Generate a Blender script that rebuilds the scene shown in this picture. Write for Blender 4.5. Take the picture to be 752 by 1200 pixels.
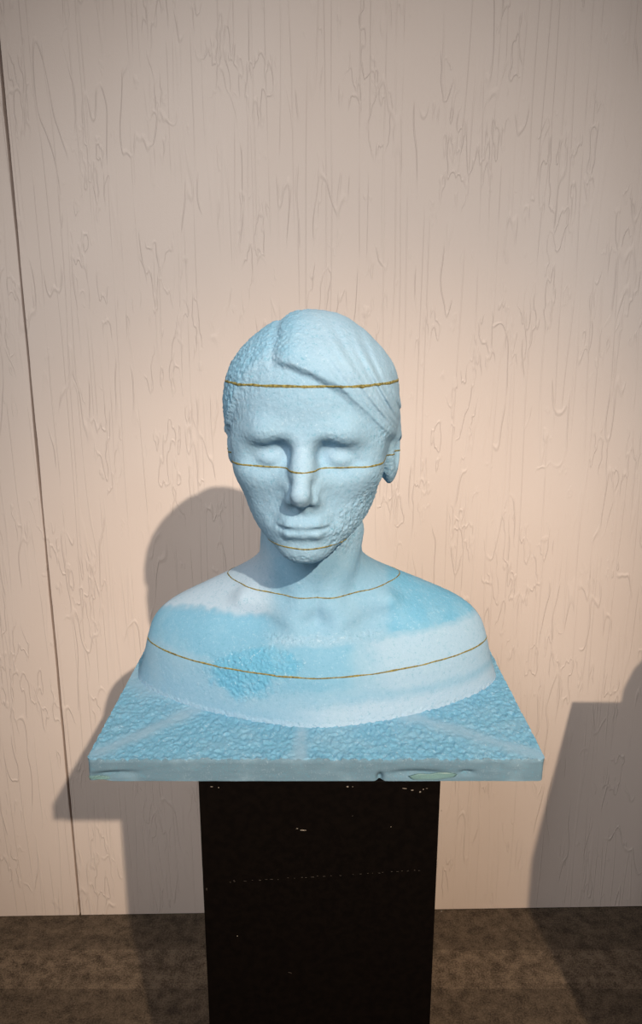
import bpy, bmesh, math
import numpy as np
from mathutils import Vector

for o in list(bpy.data.objects):
    bpy.data.objects.remove(o, do_unlink=True)
S = bpy.context.scene
COL = S.collection

# ---------------------------------------------------------------- camera
HC = 1.63                                   # camera height above the carpet
cam = bpy.data.cameras.new('camera')
cam.sensor_fit = 'VERTICAL'; cam.sensor_height = 36.0; cam.lens = 883 / 1200 * 36.0
cam.clip_start = 0.02
co = bpy.data.objects.new('camera', cam); COL.objects.link(co)
co.location = (0, 0, HC); co.rotation_euler = (math.radians(90 - 14.2), 0, 0)
S.camera = co
# ---------------------------------------------------------------- light
w = bpy.data.worlds.new('hall_light'); S.world = w; w.use_nodes = True
bg = w.node_tree.nodes['Background']
bg.inputs[0].default_value = (1.0, 0.96, 0.93, 1); bg.inputs[1].default_value = 0.27

def lamp(name, kind, loc, target, energy, color):
    d = bpy.data.lights.new(name, kind); d.energy = energy; d.color = color
    o = bpy.data.objects.new(name, d); COL.objects.link(o); o.location = loc
    o.rotation_euler = (Vector(target) - Vector(loc)).to_track_quat('-Z', 'Y').to_euler()
    return d
LK = (1.1, -2.15, 1.84 + HC)
key = lamp('gallery_spot', 'SPOT', LK, (-0.06, 1.80, HC - .26), 395, (1.0, 0.995, 0.96))
key.spot_size = math.radians(33); key.spot_blend = 1.0; key.shadow_soft_size = 0.028
low = lamp('added_warm_fill', 'SPOT', LK, (0.02, 1.80, HC - 1.25), 640, (1.0, 0.76, 0.52))     # added fill at the key's position, warms the lower wall
low.spot_size = math.radians(32); low.spot_blend = 1.0; low.shadow_soft_size = 0.028
fill = lamp('added_soft_fill', 'SPOT', (-1.1, -2.0, HC + 1.75), (0.0, 1.45, HC - .40), 520, (0.98, 0.97, 0.97))  # unseen soft fill, added to lift the shadows and fade towards the corners
fill.spot_size = math.radians(35); fill.spot_blend = 1.0; fill.shadow_soft_size = 0.95
down = lamp('added_top_light', 'SPOT', (0.05, 0.80, 4.4), (0.02, 1.02, 1.0), 22, (0.97, 0.98, 1.0))  # unseen overhead lamp, added to brighten the bust's upper surfaces but not the wall
down.spot_size = math.radians(24); down.spot_blend = 0.9; down.shadow_soft_size = 0.22
vs = S.view_settings
vs.view_transform = 'Standard'; vs.look = 'None'; vs.exposure = -0.2; vs.gamma = 1.0; vs.use_curve_mapping = False

# ---------------------------------------------------------------- helpers
def tag(o, label=None, cat=None, group=None, kind=None):
    if label: o['label'] = label
    if cat: o['category'] = cat
    if group: o['group'] = group
    if kind: o['kind'] = kind
    return o

def link(name, me, m=None, parent=None, smooth=True):
    o = bpy.data.objects.new(name, me); COL.objects.link(o)
    if m: me.materials.append(m)
    if parent: o.parent = parent
    if smooth: me.shade_smooth()
    return o

def mesh_np(name, v, f):
    me = bpy.data.meshes.new(name)
    nv, nf = len(v), len(f)
    me.vertices.add(nv); me.vertices.foreach_set('co', np.asarray(v, np.float32).ravel())
    me.loops.add(nf * 4); me.loops.foreach_set('vertex_index', np.asarray(f, np.int32).ravel())
    me.polygons.add(nf); me.polygons.foreach_set('loop_start', np.arange(0, nf * 4, 4, dtype=np.int32))
    me.update(calc_edges=True); me.validate()
    return me

def box(name, lo, hi, m, parent=None, bevel=0.002, seg=2):
    bm = bmesh.new()
    bmesh.ops.create_cube(bm, size=1)
    lo, hi = Vector(lo), Vector(hi)
    for v in bm.verts:
        v.co = Vector(((v.co.x + .5) * (hi.x - lo.x) + lo.x, (v.co.y + .5) * (hi.y - lo.y) + lo.y, (v.co.z + .5) * (hi.z - lo.z) + lo.z))
    if bevel: bmesh.ops.bevel(bm, geom=bm.edges[:], offset=bevel, segments=seg, affect='EDGES', profile=.5)
    me = bpy.data.meshes.new(name); bm.to_mesh(me); bm.free()
    return link(name, me, m, parent, smooth=False)

class NT:
    """small node-tree builder"""
    def __init__(s, name):
        s.m = bpy.data.materials.new(name); s.m.use_nodes = True; s.t = s.m.node_tree
        s.b = s.t.nodes['Principled BSDF']; s.b.inputs['Specular IOR Level'].default_value = 0.25
        s.tc = s.t.nodes.new('ShaderNodeTexCoord')
    def set(s, n, k, v):
        if v is None: return
        if isinstance(v, bpy.types.NodeSocket): s.t.links.new(v, n.inputs[k])
        else: n.inputs[k].default_value = v
    def node(s, ty, ins=None, **kw):
        n = s.t.nodes.new('ShaderNode' + ty)
        for k, v in kw.items(): setattr(n, k, v)
        for k, v in (ins or {}).items(): s.set(n, k, v)
        return n
    def math(s, op, a, b=None, c=None, clamp=False):
        n = s.node('Math', {0: a}, operation=op, use_clamp=clamp)
        if b is not None: s.set(n, 1, b)
        if c is not None: s.set(n, 2, c)
        return n.outputs[0]
    def mapping(s, scale, loc=(0, 0, 0), vec=None):
        return s.node('Mapping', {'Vector': vec or s.tc.outputs['Object'], 'Scale': scale, 'Location': loc}).outputs[0]
    def noise(s, vec, scale, detail=2.0, rough=.5, dist=0.0):
        return s.node('TexNoise', {'Vector': vec, 'Scale': scale, 'Detail': detail, 'Roughness': rough, 'Distortion': dist}).outputs['Fac']
    def ramp(s, fac, p0, p1, smooth=True):
        return s.node('MapRange', {'Value': fac, 'From Min': p0, 'From Max': p1}, interpolation_type='SMOOTHSTEP' if smooth else 'LINEAR', clamp=True).outputs[0]
    def mix(s, fac, a, b):
        n = s.node('Mix', {}, data_type='RGBA'); s.set(n, 0, fac); s.set(n, 6, a); s.set(n, 7, b); return n.outputs[2]
    def bump(s, h, strength, dist, normal=None):
        n = s.node('Bump', {'Height': h, 'Strength': strength, 'Distance': dist})
        if normal: s.t.links.new(normal, n.inputs['Normal'])
        return n.outputs[0]
    def attr(s, name):
        return s.node('Attribute', attribute_name=name).outputs['Fac']
    def out(s, color=None, rough=None, normal=None):
        s.set(s.b, 'Base Color', color); s.set(s.b, 'Roughness', rough); s.set(s.b, 'Normal', normal)
        return s.m

# ---------------------------------------------------------------- materials
def mat_plaster():
    n = NT('textured_plaster_paint')
    v = n.tc.outputs['Object']
    h = None
    # straight trickles, some hooked ridges, a few short crumbs
    for k, (sx, sz, off, wdt, lo, hi, det, dst) in enumerate(((36, 1.1, 0, .030, .36, .52, 1.0, .03), (17, 3.2, 7.3, .016, .48, .58, 1.5, .10), (44, 10.0, 3.1, .034, .50, .62, 2.0, .12))):
        f = n.noise(n.mapping((sx, 1, sz), (off, off, off)), 1.0, det, .45, dst)
        d = n.math('ABSOLUTE', n.math('SUBTRACT', f, .5 + .02 * k))
        r = n.math('SUBTRACT', 1.0, n.ramp(d, 0.0, wdt))
        g = n.noise(n.mapping((11, 1, 4.4), (off * 3 + 1, 0, off)), 1.0, 2.0)
        r = n.math('MULTIPLY', n.math('MULTIPLY', r, n.ramp(g, lo, hi)), (.62, 1.15, 1.0)[k])
        h = r if h is None else n.math('MAXIMUM', h, r)
    blob = n.ramp(n.noise(n.mapping((34, 1, 16), (5, 0, 2)), 1.0, 3.0), .66, .78)
    soft = n.noise(n.mapping((22, 1, 1.2)), 1.0, 2.0)
    hh = n.math('ADD', n.math('ADD', h, n.math('MULTIPLY', blob, .9)), n.math('MULTIPLY', soft, 1.0))
    grain = n.noise(v, 420, 2.0)
    hh = n.math('ADD', hh, n.math('MULTIPLY', grain, .20))
    tone = n.noise(n.mapping((1.1, 1, .8)), 1.6, 3.0)
    c = n.mix(n.ramp(tone, .3, .7), (.665, .550, .482, 1), (.715, .605, .540, 1))
    return n.out(c, .62, n.bump(hh, .62, .0022))

def mat_carpet():
    n = NT('needle_felt_carpet')
    v = n.tc.outputs['Object']
    a = n.noise(v, 240, 3.0, .7); b = n.noise(v, 32, 4.0, .65)
    f = n.math('ADD', n.math('MULTIPLY', a, .55), n.math('MULTIPLY', b, .5))
    c = n.mix(n.ramp(f, .36, .70), (.042, .030, .021, 1), (.225, .168, .118, 1))
    # one band along the wall is a little lighter than the rest
    y = n.node('SeparateXYZ', {0: v}).outputs[1]
    s = n.math('MULTIPLY', n.ramp(y, 1.543, 1.548), n.math('SUBTRACT', 1.0, n.ramp(y, 1.664, 1.670)))
    c = n.mix(s, n.mix(.36, c, (.030, .023, .017, 1)), c)
    return n.out(c, .95, n.bump(f, .8, .004))

def mat_foam(name='blue_foam'):
    n = NT(name)
    v = n.tc.outputs['Object']
    pale, sat, rough = n.attr('pale'), n.attr('fresh'), n.attr('rough')
    fine = n.noise(v, 520, 2.0, .6); mid = n.noise(v, 150, 3.0, .65); big = n.noise(v, 22, 3.0)
    c = n.mix(pale, (.232, .375, .490, 1), (.362, .475, .582, 1))
    c = n.mix(sat, c, (.105, .335, .500, 1))
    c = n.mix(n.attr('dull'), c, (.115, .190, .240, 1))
    # rubbed foam dust: lighter flecks, deeper colour in the pits
    sp = n.math('ADD', n.math('MULTIPLY', fine, .5), n.math('MULTIPLY', mid, .5))
    c = n.mix(n.math('MULTIPLY', n.ramp(sp, .54, .70), n.math('MULTIPLY_ADD', rough, .40, .22)), c, (.50, .63, .71, 1))
    c = n.mix(n.math('MULTIPLY', n.ramp(sp, .47, .34), n.math('MULTIPLY_ADD', rough, .40, .36)), c, (.10, .29, .39, 1))
    c = n.mix(n.math('MULTIPLY', n.ramp(big, .45, .70), .22), c, (.31, .45, .54, 1))
    nm = n.bump(mid, n.math('MULTIPLY_ADD', rough, .55, .10), .0022)
    nm = n.bump(fine, n.math('MULTIPLY_ADD', rough, .40, .22), .0008, nm)
    return n.out(c, .85, nm)

def mat_simple(name, col, rough, scale=60, amt=.25, bump=.2, dist=.001, spec=None):
    n = NT(name)
    f = n.noise(n.tc.outputs['Object'], scale, 3.0, .6)
    dark = tuple(x * (1 - amt) for x in col) + (1,); lite = tuple(min(1, x * (1 + amt)) for x in col) + (1,)
    if spec is not None: n.b.inputs['Specular IOR Level'].default_value = spec
    return n.out(n.mix(n.ramp(f, .3, .7), dark, lite), rough, n.bump(f, bump, dist))

PLASTER, CARPET, FOAM = mat_plaster(), mat_carpet(), mat_foam()
BLACK = mat_simple('black_plinth_paint', (.0028, .0017, .0012), .6, 90, .3, .08, .0008, .06)
CHIP = mat_simple('bare_chipped_wood', (.20, .165, .13), .8, 300)
SCUFF = mat_simple('pale_scuff', (.045, .035, .028), .8, 300)
SEAM = mat_simple('dried_yellow_glue', (.200, .168, .054), .7, 260, .5, .4, .0005)
BACKING = mat_simple('dark_backing_board', (.035, .030, .026), .9, 20)
STONE = mat_simple('grey_plaster_cast', (.32, .31, .30), .8, 40)
GLUE = NT('clear_glue'); GLUE.b.inputs['Alpha'].default_value = .45
GLUE.b.inputs['Specular IOR Level'].default_value = .6
GLUE = GLUE.out((.24, .42, .40, 1), .25, None)

# ---------------------------------------------------------------- setting: floor and panelled wall
WALL_Y = 1.787
fl = box('floor', (-3.2, -3.4, -.04), (3.2, WALL_Y + .2, 0), CARPET, None, 0)
tag(fl, 'dark brown needle felt carpet floor', kind='structure')
wb = box('wall_back', (-3.2, WALL_Y + .035, 0), (3.2, WALL_Y + .115, 3.2), BACKING, None, 0)
tag(wb, 'beige exhibition wall of tall textured panels', kind='structure')
SEAM_X = -.681
jit = np.random.default_rng(11)
def panel(x0, x1):
    """board with painted, slightly uneven long edges"""
    n = 90; bm = bmesh.new(); cols = []
    z = np.linspace(.002, 3.18, n)
    for xe, sg, in ((x0, 1), (x1, -1)):
        j = np.convolve(jit.normal(0, 1, n + 6), np.ones(4) / 4, 'same')[3:-3] * .0009
        cols.append([[bm.verts.new((xe + sg * (dx + jj), WALL_Y + dy, zz)) for jj, zz in zip(j, z)] for dx, dy in ((.0, .034), (.0, .0022), (.0006, .0006), (.0022, 0))])
    L, Rr = cols; ring = L + Rr[::-1]                     # round the board: back left, front left ... front right, back right
    for a, b in zip(ring, ring[1:] + ring[:1]):
        for i in range(n - 1): bm.faces.new((a[i], b[i], b[i + 1], a[i + 1]))
    bm.faces.new([c[0] for c in ring][::-1]); bm.faces.new([c[-1] for c in ring])
    bmesh.ops.recalc_face_normals(bm, faces=bm.faces)
    me = bpy.data.meshes.new('wall_panel'); bm.to_mesh(me); bm.free()
    return link('wall_panel', me, PLASTER, wb, smooth=False)
wa = math.radians(1.2)                                        # the wall stands a little askew to the plinth
wb.rotation_euler = (0, 0, wa); wb.location = (SEAM_X - math.cos(wa) * SEAM_X + math.sin(wa) * WALL_Y, WALL_Y - math.sin(wa) * SEAM_X - math.cos(wa) * WALL_Y, 0)
panel(-3.1, SEAM_X - .0024); panel(SEAM_X + .0024, 3.1)

# ---------------------------------------------------------------- numpy noise and field helpers
def hash3(i, j, k, seed):
    n = (i * 374761393 + j * 668265263 + k * 2147483647 + seed * 974634777).astype(np.int64) & 0xffffffff
    n = ((n ^ (n >> 13)) * 1274126177) & 0xffffffff
    return ((n ^ (n >> 16)) & 0xffff) / 65535.0

def vnoise(p, scale, seed=0):
    q = p * scale; i = np.floor(q).astype(np.int64); f = q - i; f = f * f * (3 - 2 * f)
    r = 0
    for a in (0, 1):
        for b in (0, 1):
            for c in (0, 1):
                wgt = (f[..., 0] if a else 1 - f[..., 0]) * (f[..., 1] if b else 1 - f[..., 1]) * (f[..., 2] if c else 1 - f[..., 2])
                r = r + wgt * hash3(i[..., 0] + a, i[..., 1] + b, i[..., 2] + c, seed)
    return r * 2 - 1

def sst(x, a, b):
    t = np.clip((x - a) / (b - a), 0, 1); return t * t * (3 - 2 * t)
def smin(a, b, k):
    h = np.maximum(k - np.abs(a - b), 0) / k; return np.minimum(a, b) - h * h * k * .25
def smax(a, b, k): return -smin(-a, -b, k)
def ell(p, c, r):
    q = (p - np.array(c)) / np.array(r); k0 = np.sqrt((q * q).sum(-1)) + 1e-9
    q2 = q / np.array(r); k1 = np.sqrt((q2 * q2).sum(-1)) + 1e-9
    return k0 * (k0 - 1) / k1
def cap(p, a, b, r0, r1):
    a, b = np.array(a), np.array(b); ba = b - a; pa = p - a
    h = np.clip((pa @ ba) / (ba @ ba), 0, 1)
    d = pa - h[..., None] * ba
    return np.sqrt((d * d).sum(-1)) - (r0 + (r1 - r0) * h)
TABS = {}
def smooth_table(tab, sig=.006):
    if id(tab) not in TABS:
        t = np.array(tab); t = t[np.argsort(t[:, 0])]
        z = np.arange(t[0, 0] - .02, t[-1, 0] + .02, .001); k = np.arange(-18, 19) * .001; k = np.exp(-.5 * (k / sig) ** 2); k /= k.sum()
        out = [z]
        for i in range(1, 6):
            c = np.interp(z, t[:, 0], t[:, i]); out.append(np.convolve(np.pad(c, 18, mode='edge'), k, 'valid'))
        TABS[id(tab)] = np.stack(out, 1)
    return TABS[id(tab)]
def loft(p, tab):
    """horizontal slices: z, half width, front y, centre y, back y, exponent of the front"""
    t = smooth_table(tab)
    z = p[..., 2]
    a, yf, yc, yb, n = (np.interp(z, t[:, 0], t[:, i]) for i in range(1, 6))
    dx = np.abs(p[..., 0]) / a; dy = p[..., 1] - yc
    fr = dy < 0
    s = np.where(fr, yc - yf, yb - yc); n = np.where(fr, n, 2.2)
    dyn = np.abs(dy) / s
    g = (dx ** n + dyn ** n + 1e-12) ** (1 / n)
    rr = np.sqrt((p[..., 0]) ** 2 + dy ** 2)
    return rr * (1 - 1 / np.maximum(g, .05))

# ---------------------------------------------------------------- the head
HX, HY, HZ, YAW = -.0125, 1.030, -.1545, math.radians(4.5)     # relative to the camera point
FACE = [(.13, .078, -.098, 0, .09, 2.2), (.09, .097, -.113, 0, .1, 2.2), (.06, .101, -.118, 0, .1, 2.3), (.02, .101, -.119, 0, .1, 2.6), (.0, .099, -.114, 0, .1, 2.8),
        (-.021, .098, -.115, 0, .1, 3.0), (-.05, .094, -.113, 0, .1, 2.9), (-.07, .090, -.113, 0, .1, 2.8), (-.0875, .084, -.116, 0, .1, 2.7),
        (-.105, .077, -.117, 0, .1, 2.6), (-.12, .069, -.118, 0, .09, 2.5), (-.135, .060, -.116, 0, .08, 2.4), (-.16, .045, -.11, 0, .07, 2.3)]
def hairline(X):
    xs = [-.13, -.105, -.09, -.07, -.055, -.04, -.02, .012, .045, .08, .10, .13]
    zs = [-.01, .020, .056, .086, .099, .106, .102, .091, .073, .042, .015, -.02]
    return np.interp(X, xs, zs)
def to_head(P):
    d = P - np.array((HX, HY, HZ)); c, s = math.cos(YAW), math.sin(YAW)
    # face turned a little to the picture's left
    X = c * d[..., 0] + s * -d[..., 1] * -1 * -1
    X = c * d[..., 0] - s * d[..., 1]
    Y = s * d[..., 0] + c * d[..., 1]
    return np.stack((X, Y, d[..., 2]), -1)

def head_field(q):
    f = smax(loft(q, FACE), q[..., 2] - .105, .03)
    cr = ell(q, (0, .008, .045), (.112, .130, .1165))
    f = smin(f, cr, .03)
    # underside of the jaw, rising from the chin towards the ears
    Y, Z, X = q[..., 1], q[..., 2], q[..., 0]
    under = -(Z + .1475 - (Y + .118) * .46) * .9
    f = smax(f, under, .026)
    ax = np.abs(X); m = np.stack((ax, Y, Z), -1)       # mirrored features
    f = smin(f, ell(q, (0, -.098, -.034), (.034, .036, .048)), .030)
    # cheekbones, brow
    f = smin(f, ell(m, (.060, -.068, -.030), (.030, .034, .022)), .03)
    f = smin(f, cap(m, (.014, -.109, .014), (.046, -.105, .019), .0100, .0102), .028)
    f = smin(f, cap(m, (.046, -.105, .019), (.080, -.071, .004), .0102, .009), .028)
    # eye sockets and eyes
    f = smax(f, -ell(m, (.0455, -.137, -.0090), (.0275, .0390, .0130)), .024)
    f = smax(f, -ell(m, (.0255, -.142, -.002), (.010, .0330, .010)), .022)
    f = smin(f, ell(m, (.0440, -.0800, -.0020), (.0310, .0255, .0170)), .012)
    f = smin(f, ell(m, (.0430, -.0850, -.0120), (.0225, .0290, .0150)), .006)
    f = smin(f, cap(m, (.026, -.1025, -.0225), (.058, -.0975, -.0240), .004, .004), .012)
    # muzzle, nose
    f = smin(f, ell(q, (0, -.098, -.093), (.038, .038, .032)), .024)
    f = smin(f, cap(q, (0, -.108, .012), (0, -.131, -.018), .0050, .0055), .022)
    f = smin(f, cap(q, (0, -.129, -.014), (0, -.1560, -.0450), .0055, .0080), .020)
    f = smin(f, ell(q, (0, -.1515, -.0480), (.0098, .0128, .0108)), .014)
    f = smin(f, ell(m, (.0165, -.127, -.0570), (.0085, .0145, .0085)), .014)
    f = smin(f, cap(q, (0, -.148, -.056), (0, -.132, -.0660), .0075, .0070), .010)
    f = smax(f, -ell(m, (.0088, -.146, -.0685), (.0050, .0085, .0050)), .006)
    # furrow from nose to mouth corner
    f = smax(f, -cap(m, (.029, -.131, -.055), (.043, -.120, -.085), .0030, .0015), .018)
    # philtrum and lips
    f = smax(f, -cap(q, (0, -.1410, -.076), (0, -.1455, -.0850), .0028, .003), .006)
    f = smin(f, cap(m, (.003, -.1340, -.0900), (.015, -.1315, -.0903), .0060, .0058), .007)
    f = smin(f, cap(m, (.015, -.1315, -.0903), (.0310, -.1120, -.0948), .0058, .0030), .007)
    f = smin(f, cap(m, (.000, -.1305, -.1020), (.014, -.1285, -.1015), .0080, .0072), .008)
    f = smin(f, cap(m, (.014, -.1285, -.1015), (.0290, -.1120, -.0965), .0074, .0030), .007)
    f = smax(f, -cap(m, (.0, -.1425, -.0955), (.017, -.1380, -.0953), .0011, .0011), .006)
    f = smax(f, -cap(m, (.017, -.1380, -.0953), (.0325, -.1225, -.0952), .0011, .0010), .006)
    f = smax(f, -cap(m, (.0, -.1405, -.1150), (.014, -.137, -.1140), .0015, .0015), .016)
    # chin
    f = smin(f, ell(q, (0, -.1015, -.1275), (.028, .0265, .0185)), .016)
    # ears
    f = smax(f, -ell(q, (-.108, -.046, .012), (.012, .013, .014)), .014)
    lf = (X < 0) * 1.0                                  # the ear on the turned-away side shows only its upper rim
    m = np.stack((ax - .0025 * lf, Y, (Z + .020) * (1 + .5 * lf) - .020 - .012 * lf), -1)
    ear = ell(m, (.107, .018, -.020), (.0125, .030, .046))
    ear = smax(ear, -ell(m, (.119, .010, -.018), (.0085, .017, .026)), .006)
    f = smin(f, ear, .010)
    # hair: a low cap with a ledge along the hairline, parted left of centre
    s = Z - hairline(X)
    side = sst(X, -.060, -.015)
    back = sst(Y, .0, .05)
    sw = .006 * (1 - side) + .003 + .007 * sst(X, .02, .08)
    on = np.maximum(sst(s, -.002 - sw, .004 + sw), back * sst(Z, -.075, -.05))
    t = .0085 * side + .0045 * (1 - side)
    t = t * (1 - .40 * sst(X, .03, .09))
    groove = np.exp(-((X + .040) / .0075) ** 2) * sst(Z, .09, .115)
    hump = np.exp(-((X + .012) / .022) ** 2) * sst(s, .0, .02) * sst(-Y, .0, .06)
    # strands fanning out towards the ear
    ang = np.arctan2(Z + .03, .150 - X); rad = np.hypot(Z + .03, .150 - X)
    st = np.sin(ang * 52 + 20 * rad + 1.2 * np.sin(ang * 17)) + .55 * np.sin(ang * 97 - 15 * rad)
    st = st * .0013 * sst(X, .005, .045) * sst(s, -.002, .010) * (1 - .7 * sst(s, .045, .085)) * sst(.03 - Y, 0, .02) * sst(rad, .055, .100)
    f = f - on * (t + .0030 * hump - .0040 * groove) - st
    return f

# ---------------------------------------------------------------- neck, shoulders and chest
TORSO = [(-.20, .072, .985, 1.055, 1.14, 2.0), (-.29, .072, .983, 1.060, 1.14, 2.0), (-.335, .076, .988, 1.070, 1.15, 2.0), (-.355, .094, .993, 1.090, 1.16, 1.75), (-.3755, .132, .996, 1.105, 1.165, 1.55),
         (-.395, .172, .988, 1.11, 1.18, 1.5), (-.408, .200, .980, 1.11, 1.19, 1.5), (-.420, .226, .974, 1.108, 1.195, 1.5), (-.433, .245, .967, 1.10, 1.20, 1.5), (-.450, .257, .957, 1.10, 1.205, 1.52),
         (-.4755, .264, .946, 1.09, 1.21, 1.55), (-.51, .272, .941, 1.09, 1.22, 1.55), (-.535, .281, .938, 1.095, 1.225, 1.53), (-.60, .295, .933, 1.10, 1.23, 1.5)]
def torso_field(P):
    q = P + np.array((.006, 0, 0))
    zz = q[..., 2]
    q2 = q.copy(); q2[..., 0] = q[..., 0] + .009 * sst(zz, -.42, -.34)
    f = smax(loft(q2, TORSO) * .8, zz + .22, .02)
    m = q.copy(); m[..., 0] = np.abs(q[..., 0])
    # collar bones, the notch between them, hollows above the bones
    f = smin(f, cap(m, (.022, 1.004, -.405), (.105, 1.030, -.398), .008, .007), .035)
    f = smax(f, -ell(q, (0, .972, -.400), (.014, .018, .014)), .03)
    f = smax(f, -ell(m, (.105, .986, -.408), (.034, .022, .014)), .045)
    # tendons of the neck
    f = smin(f, cap(m, (.014, 1.004, -.392), (.050, 1.04, -.29), .009, .012), .022)
    return f

def field(P):
    h = head_field(to_head(P)); t = torso_field(P)
    f = smin(h, t, .016)
    return smax(f, -(P[..., 2] + .552), .004)

# ---------------------------------------------------------------- surface nets
def nets(fn, lo, hi, h):
    n = [int(math.ceil((b - a) / h)) + 1 for a, b in zip(lo, hi)]
    ax = [lo[i] + h * np.arange(n[i]) for i in range(3)]
    F = np.empty(n)
    for i in range(n[0]):
        g = np.stack(np.meshgrid([ax[0][i]], ax[1], ax[2], indexing='ij'), -1)[0]
        F[i] = fn(g)
    sg = F < 0
    cs = [sg[a:n[0] - 1 + a, b:n[1] - 1 + b, c:n[2] - 1 + c] for a in (0, 1) for b in (0, 1) for c in (0, 1)]
    tot = sum(c.astype(np.int8) for c in cs)
    act = (tot > 0) & (tot < 8)
    idx = -np.ones(act.shape, np.int64); cells = np.argwhere(act); idx[act] = np.arange(len(cells))
    acc = np.zeros((len(cells), 3)); cnt = np.zeros(len(cells))
    I = cells
    corner = [(a, b, c) for a in (0, 1) for b in (0, 1) for c in (0, 1)]
    for e0 in range(8):
        for d in range(3):
            if corner[e0][d]: continue
            c0 = np.array(corner[e0]); c1 = c0.copy(); c1[d] = 1
            f0 = F[tuple((I + c0).T)]; f1 = F[tuple((I + c1).T)]
            x = (f0 < 0) != (f1 < 0)
            t = f0 / np.where(x, f0 - f1, 1)
            acc[x] += (c0 + t[:, None] * (c1 - c0))[x]; cnt[x] += 1
    V = np.array(lo) + (I + acc / cnt[:, None]) * h
    Q = []
    for d in range(3):
        u, v = (d + 1) % 3, (d + 2) % 3
        sl0 = [slice(1, k - 1) for k in n]; sl0[d] = slice(0, n[d] - 1)
        sl1 = list(sl0); sl1[d] = slice(1, n[d])
        a, b = sg[tuple(sl0)], sg[tuple(sl1)]
        for flip in (0, 1):
            g = np.argwhere((a & ~b) if not flip else (~a & b))
            off = np.array([s.start for s in sl0]); g = g + off
            def at(du, dv):
                k = g.copy(); k[:, u] += du; k[:, v] += dv; return idx[tuple(k.T)]
            q = np.stack((at(-1, -1), at(0, -1), at(0, 0), at(-1, 0)), 1)
            Q.append(q if not flip else q[:, ::-1])
    return V, np.concatenate(Q)

def subdivide(V, Q):
    e = np.stack((Q, np.roll(Q, -1, 1)), -1).reshape(-1, 2)
    es = np.sort(e, 1); key = es[:, 0] * len(V) + es[:, 1]
    uk, inv = np.unique(key, return_inverse=True)
    ev = (V[uk // len(V)] + V[uk % len(V)]) * .5
    fv = V[Q].mean(1)
    inv = inv.reshape(-1, 4) + len(V); fi = np.arange(len(Q)) + len(V) + len(ev)
    out = [np.stack((Q[:, k], inv[:, k], fi, inv[:, k - 1]), 1) for k in range(4)]
    return np.concatenate((V, ev, fv)), np.concatenate(out)

def grad(V, e=.0008):
    f0 = field(V); g = np.empty_like(V)
    for d in range(3):
        k = V.copy(); k[:, d] += e; g[:, d] = (field(k) - f0) / e
    return f0, g
def project(V, lim=.003):
    f0, g = grad(V); g2 = (g * g).sum(1)
    st = -(f0 / np.maximum(g2, .05))[:, None] * g
    ln = np.linalg.norm(st, axis=1); st *= np.minimum(1, lim / np.maximum(ln, 1e-9))[:, None]
    return V + st
def relax(V, Q):
    e = np.stack((Q, np.roll(Q, -1, 1)), -1).reshape(-1, 2)
    acc = np.zeros_like(V); c = np.bincount(e[:, 0], minlength=len(V)) + np.bincount(e[:, 1], minlength=len(V))
    for d in range(3):
        acc[:, d] = np.bincount(e[:, 0], V[e[:, 1], d], len(V)) + np.bincount(e[:, 1], V[e[:, 0], d], len(V))
    return V * .5 + acc / c[:, None] * .5

V, Q = nets(field, (-.32, .83, -.560), (.32, 1.27, .035), .0055)
V = project(project(relax(V, Q)))
V, Q = subdivide(V, Q); V = project(relax(V, Q))
V, Q = subdivide(V, Q); V = project(V, .002)

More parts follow.
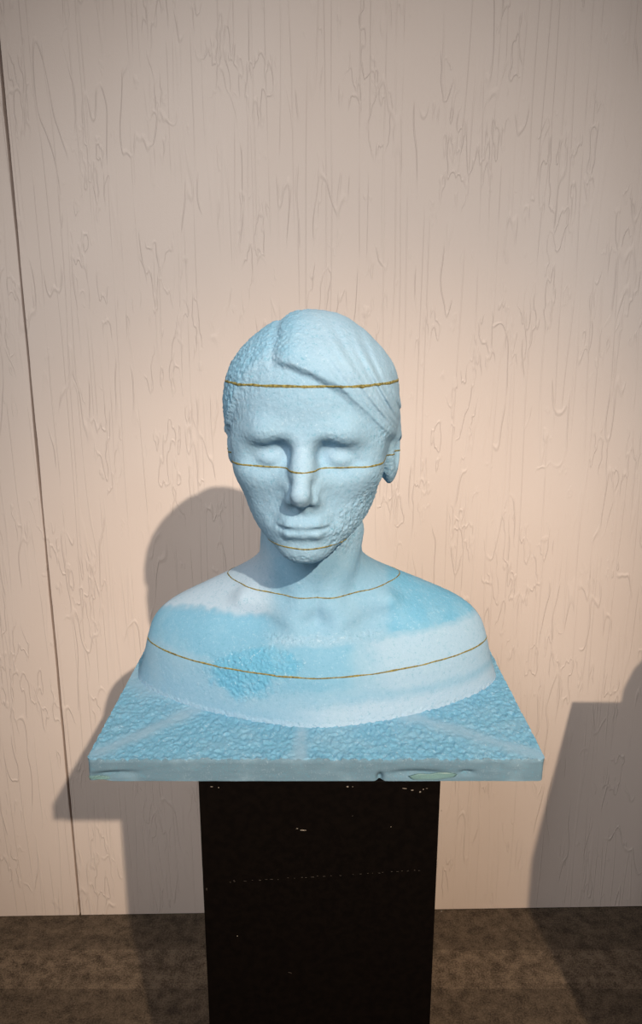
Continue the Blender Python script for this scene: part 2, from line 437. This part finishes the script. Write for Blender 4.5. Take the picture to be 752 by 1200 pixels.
# --- where the foam is rough, pale or freshly cut (all in place on the carved surface)
def blob(P, c, r):
    q = (P - np.array(c)) / np.array(r); return np.exp(-(q * q).sum(-1) * 1.2)
def foam_masks(P):
    x, y, z = P[:, 0], P[:, 1], P[:, 2]
    H = to_head(P); X, Y, Z = H.T
    headm = sst(z, -.325, -.300)
    wob = vnoise(P, 60, 5) * .002 + vnoise(P, 150, 7) * .002 + vnoise(P, 12, 6) * .005
    rough = np.zeros(len(P)); pale = np.zeros(len(P)); fresh = np.zeros(len(P))
    # head ----
    s = Z - hairline(X)
    rh = .36 + .50 * sst(s, -.05, .01) * sst(-X, -.02, .05) + .25 * sst(s, 0, .02) * (X < .02)
    rh = np.maximum(rh, .85 * np.exp(-(((np.abs(X) - .042) / .026) ** 2 + ((Z - .022) / .009) ** 2)))         # eyebrows
    jaw = sst(X, .012, .04) * sst(-(Z + .045 - (X - .06) * .9), 0, .03) * sst(-Y, -.03, .02)
    jaw = jaw * (1 - .9 * np.exp(-((X - .012) / .022) ** 2 - ((Z + .085) / .02) ** 2))
    rh = np.maximum(rh, 1.15 * jaw)
    rh = np.maximum(rh, .9 * np.exp(-(((X - .098) / .02) ** 2 + ((Z - .015) / .018) ** 2)))                # by the ear
    rh = np.maximum(rh, .9 * np.exp(-(((X + .05) / .03) ** 2 + ((Z + .120) / .012) ** 2)) * .4)
    rh = np.maximum(rh, .8 * np.exp(-((X / .03) ** 2 + ((Z + .135) / .012) ** 2)))
    rh = np.maximum(rh, .6 * np.exp(-(((X - .018) / .014) ** 2 + ((Z + .062) / .008) ** 2)))
    ph = .22 + .30 * sst(s, .0, .03) * sst(X, -.03, .0) + .35 * np.exp(-((X + .04) / .007) ** 2) * sst(Z, .09, .11)
    ph += .45 * np.exp(-(X / .012) ** 2) * sst(-Z, -.03, .0) * (Z > -.06) + .3 * np.exp(-(((np.abs(X) - .04) / .018) ** 2 + ((Z + .004) / .010) ** 2))
    fh = .30 * sst(s, .005, .02) * sst(-X, -.02, .03) + .12
    # shoulders and chest ----
    rt = np.full(len(P), .18); pt = np.full(len(P), .30); ft = np.full(len(P), .36)
    zz = z + wob
    zt = zz - .3 * (1.06 - y)
    lsh = sst(-x, .050, .085) * sst(zt + vnoise(P, 90, 18) * .004, -.426, -.412); pt = np.maximum(pt, .95 * lsh); ft = ft * (1 - lsh)
    lb = sst(-x, .0, .09) * sst(-zt - vnoise(P, 90, 18) * .004, .412, .426) * sst(zz, -.480, -.462); ft = np.maximum(ft, .62 * lb); pt = pt * (1 - .7 * lb)
    patch = np.maximum(blob(P, (-.108, .98, -.484), (.066, .09, .048)), blob(P, (-.070, .97, -.462), (.060, .09, .030)))
    patch = sst(patch + vnoise(P, 35, 8) * .16 + vnoise(P, 120, 9) * .12, .20, .70)
    ft = np.maximum(ft, .95 * patch); rt = np.maximum(rt, 1.1 * patch); pt = pt * (1 - patch)
    rsh = sst(x + wob, .075, .115) * sst(zz, -.436, -.428); ft = np.maximum(ft, .80 * rsh); pt = pt * (1 - rsh); rt = np.maximum(rt, .45 * rsh)
    rb = sst(x + 2 * wob, .03, .10) * sst(-zz, .430, .440) * sst(zz, -.520, -.500); pt = np.maximum(pt, .62 * rb); ft = ft * (1 - .75 * rb)
    mid = sst(.075 - np.abs(x + .01), 0, .03) * sst(-zz, .428, .440) * sst(zz, -.508, -.49); ft = np.maximum(ft, .55 * mid); pt = pt * (1 - .8 * mid)
    ridge = sst(.10 - np.abs(x - .0), 0, .03) * np.exp(-((zz + .428) / .007) ** 2); rt = np.maximum(rt, ridge); pt = np.maximum(pt, .65 * ridge)
    rim = sst(-zz, .505, .528) * sst(x, -.10, .04); pt = np.maximum(pt, .85 * rim); ft = ft * (1 - .9 * rim)
    low = sst(-z, .534, .541); rt = np.maximum(rt, .7 * low); pt = np.maximum(pt, .9 * low)
    neck = sst(z, -.40, -.37) * (np.abs(x) < .09); pt = pt * (1 - .2 * neck)
    rough = rh * headm + rt * (1 - headm); pale = ph * headm + pt * (1 - headm); fresh = fh * headm + ft * (1 - headm)
    return np.clip(rough, 0, 1.4), np.clip(pale, 0, 1), np.clip(fresh, 0, 1)

def pits(P):
    return .60 * vnoise(P, 270, 1) + .55 * vnoise(P, 450, 2) + .18 * vnoise(P, 100, 3)
R, PA, FR = foam_masks(V)
_, g = grad(V); N = g / np.maximum(np.linalg.norm(g, axis=1), 1e-6)[:, None]
AMP = .00012 + .00125 * R ** 1.6
V = V + N * (pits(V) * AMP)[:, None]

PLINTH_H = HC - .5755
ORG = np.array((0.0, 1.06, -.5755))                     # foot of the bust, centre of the slab's underside
bust = bpy.data.objects.new('foam_bust', None); COL.objects.link(bust)
bust.location = (ORG[0], ORG[1], HC + ORG[2])
tag(bust, 'pale blue carved foam bust of a woman on a square slab, standing on black plinth', 'sculpture')
def add_attr(me, **kw):
    for k, a in kw.items():
        at = me.attributes.new(k, 'FLOAT', 'POINT'); at.data.foreach_set('value', np.asarray(a, np.float32))
me = mesh_np('figure', V - ORG, Q); add_attr(me, rough=np.clip(R, 0, 1), pale=PA, fresh=FR)
fig = link('figure', me, FOAM, bust); fig['label'] = 'carved head, neck and shoulders of pale blue foam'

# ---------------------------------------------------------------- glue seams between the foam layers
def seam(z, cx, cy, width, n=900):
    th = np.linspace(0, 2 * math.pi, n, endpoint=False)
    d = np.stack((np.sin(th), -np.cos(th)), -1)
    rs = np.linspace(.34, .0, 230)
    P = np.empty((n, len(rs), 3)); P[..., 0] = cx + d[:, 0:1] * rs; P[..., 1] = cy + d[:, 1:2] * rs; P[..., 2] = z
    F = field(P.reshape(-1, 3)).reshape(n, -1)
    i = np.argmax(F < 0, 1); i = np.maximum(i, 1); k = np.arange(n)
    f0, f1 = F[k, i - 1], F[k, i]; t = f0 / (f0 - f1)
    r = rs[i - 1] + (rs[i] - rs[i - 1]) * t
    prof = [(-.5, -.0010), (-.40, .00025), (0, .00045), (.40, .00025), (.5, -.0010)]
    base = np.stack((cx + d[:, 0] * r, cy + d[:, 1] * r, np.full(n, z)), -1)
    _, g = grad(base); Nn = g / np.linalg.norm(g, axis=1)[:, None]
    T = np.roll(base, -1, 0) - np.roll(base, 1, 0); T /= np.linalg.norm(T, axis=1)[:, None] + 1e-9
    Bn = np.cross(T, Nn); Bn /= np.linalg.norm(Bn, axis=1)[:, None] + 1e-9
    wv = width * (1 + .30 * vnoise(base, 60, 21) + .25 * vnoise(base, 200, 22))
    base = base + np.array((0, 0, 1.0)) * (vnoise(base, 55, 23) * .0007)[:, None]
    off = np.maximum(pits(base) * np.interp(np.zeros(n), [0], [0]), 0)
    Rm = foam_masks(base)[0]; off = np.maximum(pits(base) * (.00012 + .00125 * Rm ** 1.6), 0)
    VV = np.concatenate([base + Bn * (wv * a)[:, None] + Nn * (b + off)[:, None] for a, b in prof])
    QQ = []
    jump = np.linalg.norm(np.roll(base, -1, 0) - base, axis=1) > .012
    m = len(prof)
    for a in range(m):
        b = (a + 1) % m
        q = np.stack((a * n + k, a * n + (k + 1) % n, b * n + (k + 1) % n, b * n + k), 1)[~jump]
        QQ.append(q)
    o = link('glue_seam', mesh_np('glue_seam', VV - ORG, np.concatenate(QQ)), SEAM, bust)
    o['label'] = 'thin line of dried yellow glue between foam layers'
    return o
seam(-.0755, HX, 1.03, .0038)
seam(-.1755, HX, 1.03, .0024)
seam(-.2755, HX, 1.00, .0021)
seam(-.3755, -.012, 1.08, .0020)
seam(-.4755, -.005, 1.08, .0025)

# ---------------------------------------------------------------- slab of the bust
SX0, SX1, SY0, SY1, SZ0, SZ1 = -.3015, .2885, .858, 1.262, -.5755, -.545
def make_slab():
    nx, ny, nz = 330, 220, 14
    xs = np.linspace(SX0, SX1, nx)
    rows = [(SY0, z, 0) for z in np.linspace(SZ0, SZ1, nz)] + [(y, SZ1, 1) for y in np.linspace(SY0, SY1, ny)[1:]] + [(SY1, z, 2) for z in np.linspace(SZ1, SZ0, 4)[1:]]
    P = np.array([[(x, r[0], r[1]) for x in xs] for r in rows]); kind = np.array([r[2] for r in rows])
    fl = P.reshape(-1, 3).copy(); x, y, z = fl.T
    kd = np.repeat(kind, nx)
    topm = (kd == 1) | ((kd == 0) & (z > SZ1 - 1e-5))
    wob = vnoise(fl, 25, 4) * .006
    def strip(ax, ay, bx, by, wd):
        a = np.array((ax, ay)); b = np.array((bx, by)); ba = b - a; pa = np.stack((x, y), -1) - a
        h = np.clip((pa @ ba) / (ba @ ba), 0, 1); d = np.linalg.norm(pa - h[:, None] * ba, axis=1) + wob
        return (1 - sst(d + vnoise(fl, 150, 17) * .003, wd * .1, wd * 1.7)) * .85
    smooth = np.maximum.reduce([strip(-.29, .875, -.17, 1.0, .014), strip(.285, .868, .12, .975, .016), strip(-.027, .86, -.025, .95, .009), strip(-.295, 1.10, -.25, 1.06, .035)])
    smooth = np.maximum(smooth, sst(vnoise(fl, 9, 31), .45, .8) * .7)
    rough = (1 - smooth)
    edge = (1 - sst(y, SY0, SY0 + .010)) * topm
    # wide torn ripples near the left side
    rip = np.exp(-(((x + .245) / .035) ** 2 + ((y - .955) / .028) ** 2))
    h = (.6 * vnoise(fl * np.array((1, .55, 1)), 400, 11) + .4 * vnoise(fl * np.array((1, .5, 1)), 230, 12)) * .0025 * rough
    h += rip * (vnoise(fl * np.array((1, .35, 1)), 95, 13)) * .0030
    h += edge * (.2 + .8 * vnoise(fl, 210, 14)) * .0028
    fl[:, 2] += np.where(topm, h - .0003, 0)
    fl[:, 1] += np.where(topm & (y < SY0 + 1e-5), .0012 - .0012 * vnoise(fl, 160, 15), 0)
    # gouges in the front face
    fr = (kd == 0) & ~topm
    g = np.exp(-(((x + .268) / .026) ** 2 + ((z + .5655 + (x + .268) * -.06) / .0035) ** 2)) * .006
    g += np.exp(-(((x + .285) / .012) ** 2 + ((z + .5735) / .0035) ** 2)) * .005
    g += np.exp(-(((x - .125) / .035) ** 2 + ((z + .5650) / .0045) ** 2)) * .006 + np.exp(-(((x - .076) / .004) ** 2 + ((z + .572) / .006) ** 2)) * .010
    g += np.exp(-(((x - .188) / .009) ** 2 + ((z + .5635) / .0025) ** 2)) * .006
    fl[:, 1] += np.where(fr, g + vnoise(fl * np.array((.3, 1, 3)), 120, 16) * .0003, 0)
    # soft worn front corners
    for cx, sgn in ((SX0, 1), (SX1, -1)):
        d = np.clip(1 - np.abs(x - cx) / .009, 0, 1) * np.clip(1 - np.abs(y - SY0) / .009, 0, 1)
        fl[:, 1] += d * d * .0035; fl[:, 0] += sgn * d * d * .0025
    nr = len(rows)
    i, j = np.meshgrid(np.arange(nr - 1), np.arange(nx - 1), indexing='ij')
    a = (i * nx + j).ravel(); QQ = np.stack((a, a + 1, a + nx + 1, a + nx), 1)
    j = np.arange(nx - 1); b0 = (nr - 1) * nx
    QQ = np.concatenate((QQ, np.stack((j + 1, j, b0 + j, b0 + j + 1), 1)))
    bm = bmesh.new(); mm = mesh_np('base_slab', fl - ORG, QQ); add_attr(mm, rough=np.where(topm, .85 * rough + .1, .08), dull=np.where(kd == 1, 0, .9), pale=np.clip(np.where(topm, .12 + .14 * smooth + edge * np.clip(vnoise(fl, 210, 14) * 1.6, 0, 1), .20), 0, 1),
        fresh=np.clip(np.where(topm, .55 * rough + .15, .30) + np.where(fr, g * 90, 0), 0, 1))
    bm.from_mesh(mm); bm.verts.ensure_lookup_table()
    bm.faces.new([bm.verts[r * nx] for r in range(nr)])
    bm.faces.new([bm.verts[r * nx + nx - 1] for r in range(nr)][::-1])
    bmesh.ops.recalc_face_normals(bm, faces=bm.faces)
    bm.to_mesh(mm); bm.free()
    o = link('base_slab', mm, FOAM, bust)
    mm.set_sharp_from_angle(angle=math.radians(55))
    o['label'] = 'square blue foam slab with pebbled top'
    return o
make_slab()

def ribbon_blob(name, pts, m, parent, depth, origin, y0, seed=0):
    """low rounded lump on a front face, outline pts in x, z"""
    bm = bmesh.new(); c = np.mean(pts, 0); rings = []
    for s, d in ((1, 0), (.86, .7), (.5, 1.0)):
        rings.append([bm.verts.new((c[0] + (p[0] - c[0]) * s - origin[0], y0 - depth * d - origin[1], c[1] + (p[1] - c[1]) * s - origin[2])) for p in pts])
    n = len(pts)
    for a, b in zip(rings, rings[1:]):
        for i in range(n): bm.faces.new((a[i], a[(i + 1) % n], b[(i + 1) % n], b[i]))
    bm.faces.new(rings[-1]); bm.faces.new(rings[0][::-1])
    bmesh.ops.recalc_face_normals(bm, faces=bm.faces)
    me = bpy.data.meshes.new(name); bm.to_mesh(me); bm.free()
    return link(name, me, m, parent)
o = ribbon_blob('glue_smear', [(.112, -.5685), (.124, -.5645), (.140, -.5650), (.152, -.5625), (.166, -.5630), (.176, -.5655), (.172, -.5705), (.150, -.5745), (.118, -.5745)], GLUE, bust, .0016, ORG, .8585)
o['label'] = 'glossy smear of dried greenish glue'
o = ribbon_blob('glue_smear', [(-.3005, -.5695), (-.288, -.5685), (-.276, -.5695), (-.262, -.5725), (-.278, -.575), (-.2995, -.575)], GLUE, bust, .001, ORG, .8605)
o['label'] = 'small greenish glue mark at slab corner'

# ---------------------------------------------------------------- black plinth
PX0, PX1, PY0, PY1 = -.1585, .1545, .8585, 1.172
pl = bpy.data.objects.new('plinth', None); COL.objects.link(pl)
PO = ((PX0 + PX1) / 2, (PY0 + PY1) / 2, 0); pl.location = PO
tag(pl, 'tall square black painted plinth under the blue foam bust', 'plinth')
box('plinth_body', (PX0 - PO[0], PY0 - PO[1], 0), (PX1 - PO[0], PY1 - PO[1], PLINTH_H - .0002), BLACK, pl, .0012)
rng = np.random.default_rng(4)
def fleck(name, x, z, wd, ht, m, rot=0.0):
    k = rng.integers(6, 9); pts = []
    for i in range(k):
        a = 2 * math.pi * i / k; r = .65 + .35 * rng.random()
        px, pz = math.cos(a) * wd * .5 * r, math.sin(a) * ht * .5 * r
        pts.append((x + px * math.cos(rot) - pz * math.sin(rot), z + px * math.sin(rot) + pz * math.cos(rot)))
    return ribbon_blob(name, pts, m, pl, .0003, (PO[0], PO[1], 0), PY0 + .00005)
def ppx(px, py):
    """picture measure on the plinth's front face to metres on that face"""
    u = (px - 376) / 883; v = -(py - 600) / 883; p = math.radians(14.2)
    d = (u, math.cos(p) + v * math.sin(p), -math.sin(p) + v * math.cos(p)); t = PY0 / d[1]
    return d[0] * t, HC + d[2] * t
for (px, py, a, b, m, r) in ((355, 973, 12, 2.2, CHIP, -.06), (348, 971, 3, 2, CHIP, 0), (248, 922, 5, 1.6, CHIP, 0), (256, 923, 3, 1.3, CHIP, 0), (407, 922, 4, 3, CHIP, 0), (413, 922, 2, 2, CHIP, 0),
                            (474, 924, 9, 1.6, CHIP, -.1), (483, 926, 5, 2.2, CHIP, .2), (492, 928, 4, 3, CHIP, .4), (496, 925, 3, 2, CHIP, 0), (500, 924, 3, 1.2, CHIP, 0), (517, 950, 1.2, 5, CHIP, 0), (517, 1068, 1.4, 4, CHIP, 0),
                            (274, 1032, 2, 2, SCUFF, 0), (278, 1097, 2, 2, CHIP, 0), (458, 969, 1.6, 2, CHIP, 0), (413, 956, 1.4, 2, SCUFF, 0), (242, 1042, 2, 6, SCUFF, 0), (340, 1140, 8, 1, SCUFF, -.4)):
    x, z = ppx(px, py); fleck('paint_chip', x, z, a * .00092, b * .00092, m, r)
for px in range(268, 498, 7):                                   # faint scuffed line across the front
    if rng.random() < .25: continue
    x, z = ppx(px + rng.uniform(-2, 2), 1034 - (px - 262) * .062 + rng.uniform(-1, 1) * .6)
    fleck('scuff_mark', x, z, rng.uniform(2, 6) * .00092, .0009, SCUFF, -.05)

# ---------------------------------------------------------------- neighbouring exhibit, right of the bust (throws the shadow on the wall)
BX0, BY0, BY1 = .728, .745, 1.248
nb = bpy.data.objects.new('wide_plinth', None); COL.objects.link(nb); nb.location = (BX0 + .25, (BY0 + BY1) / 2, 0)
tag(nb, 'wide black box plinth beside the bust, carrying a grey cast', 'plinth')
box('plinth_body', (-.25, (BY0 - BY1) / 2, .06), (.25, (BY1 - BY0) / 2, PLINTH_H), BLACK, nb, .0012)
box('plinth_foot', (-.235, (BY0 - BY1) / 2 + .015, 0), (.235, (BY1 - BY0) / 2 - .015, .06), BLACK, nb, .001)
bm = bmesh.new(); rings = []
PROF = [(0, .108), (.05, .118), (.10, .125), (.16, .121), (.20, .106), (.225, .086), (.24, .064), (.27, .052), (.30, .060), (.34, .075), (.38, .079), (.42, .066), (.445, .036), (.452, .004)]
for z, wd in PROF:                                             # simple rounded bust-like cast
    rings.append([bm.verts.new((math.cos(a) * wd, math.sin(a) * wd * .74, z)) for a in np.linspace(0, 2 * math.pi, 40, endpoint=False)])
for a, b in zip(rings, rings[1:]):
    for i in range(40): bm.faces.new((a[i], a[(i + 1) % 40], b[(i + 1) % 40], b[i]))
bm.faces.new(rings[0][::-1]); bm.faces.new(rings[-1])
me = bpy.data.meshes.new('plaster_cast'); bm.to_mesh(me); bm.free()
cast = link('plaster_cast', me, STONE); cast.location = (BX0 + .250, 1.06, PLINTH_H)
tag(cast, 'smooth grey bust-like cast standing on the wide black plinth', 'sculpture')
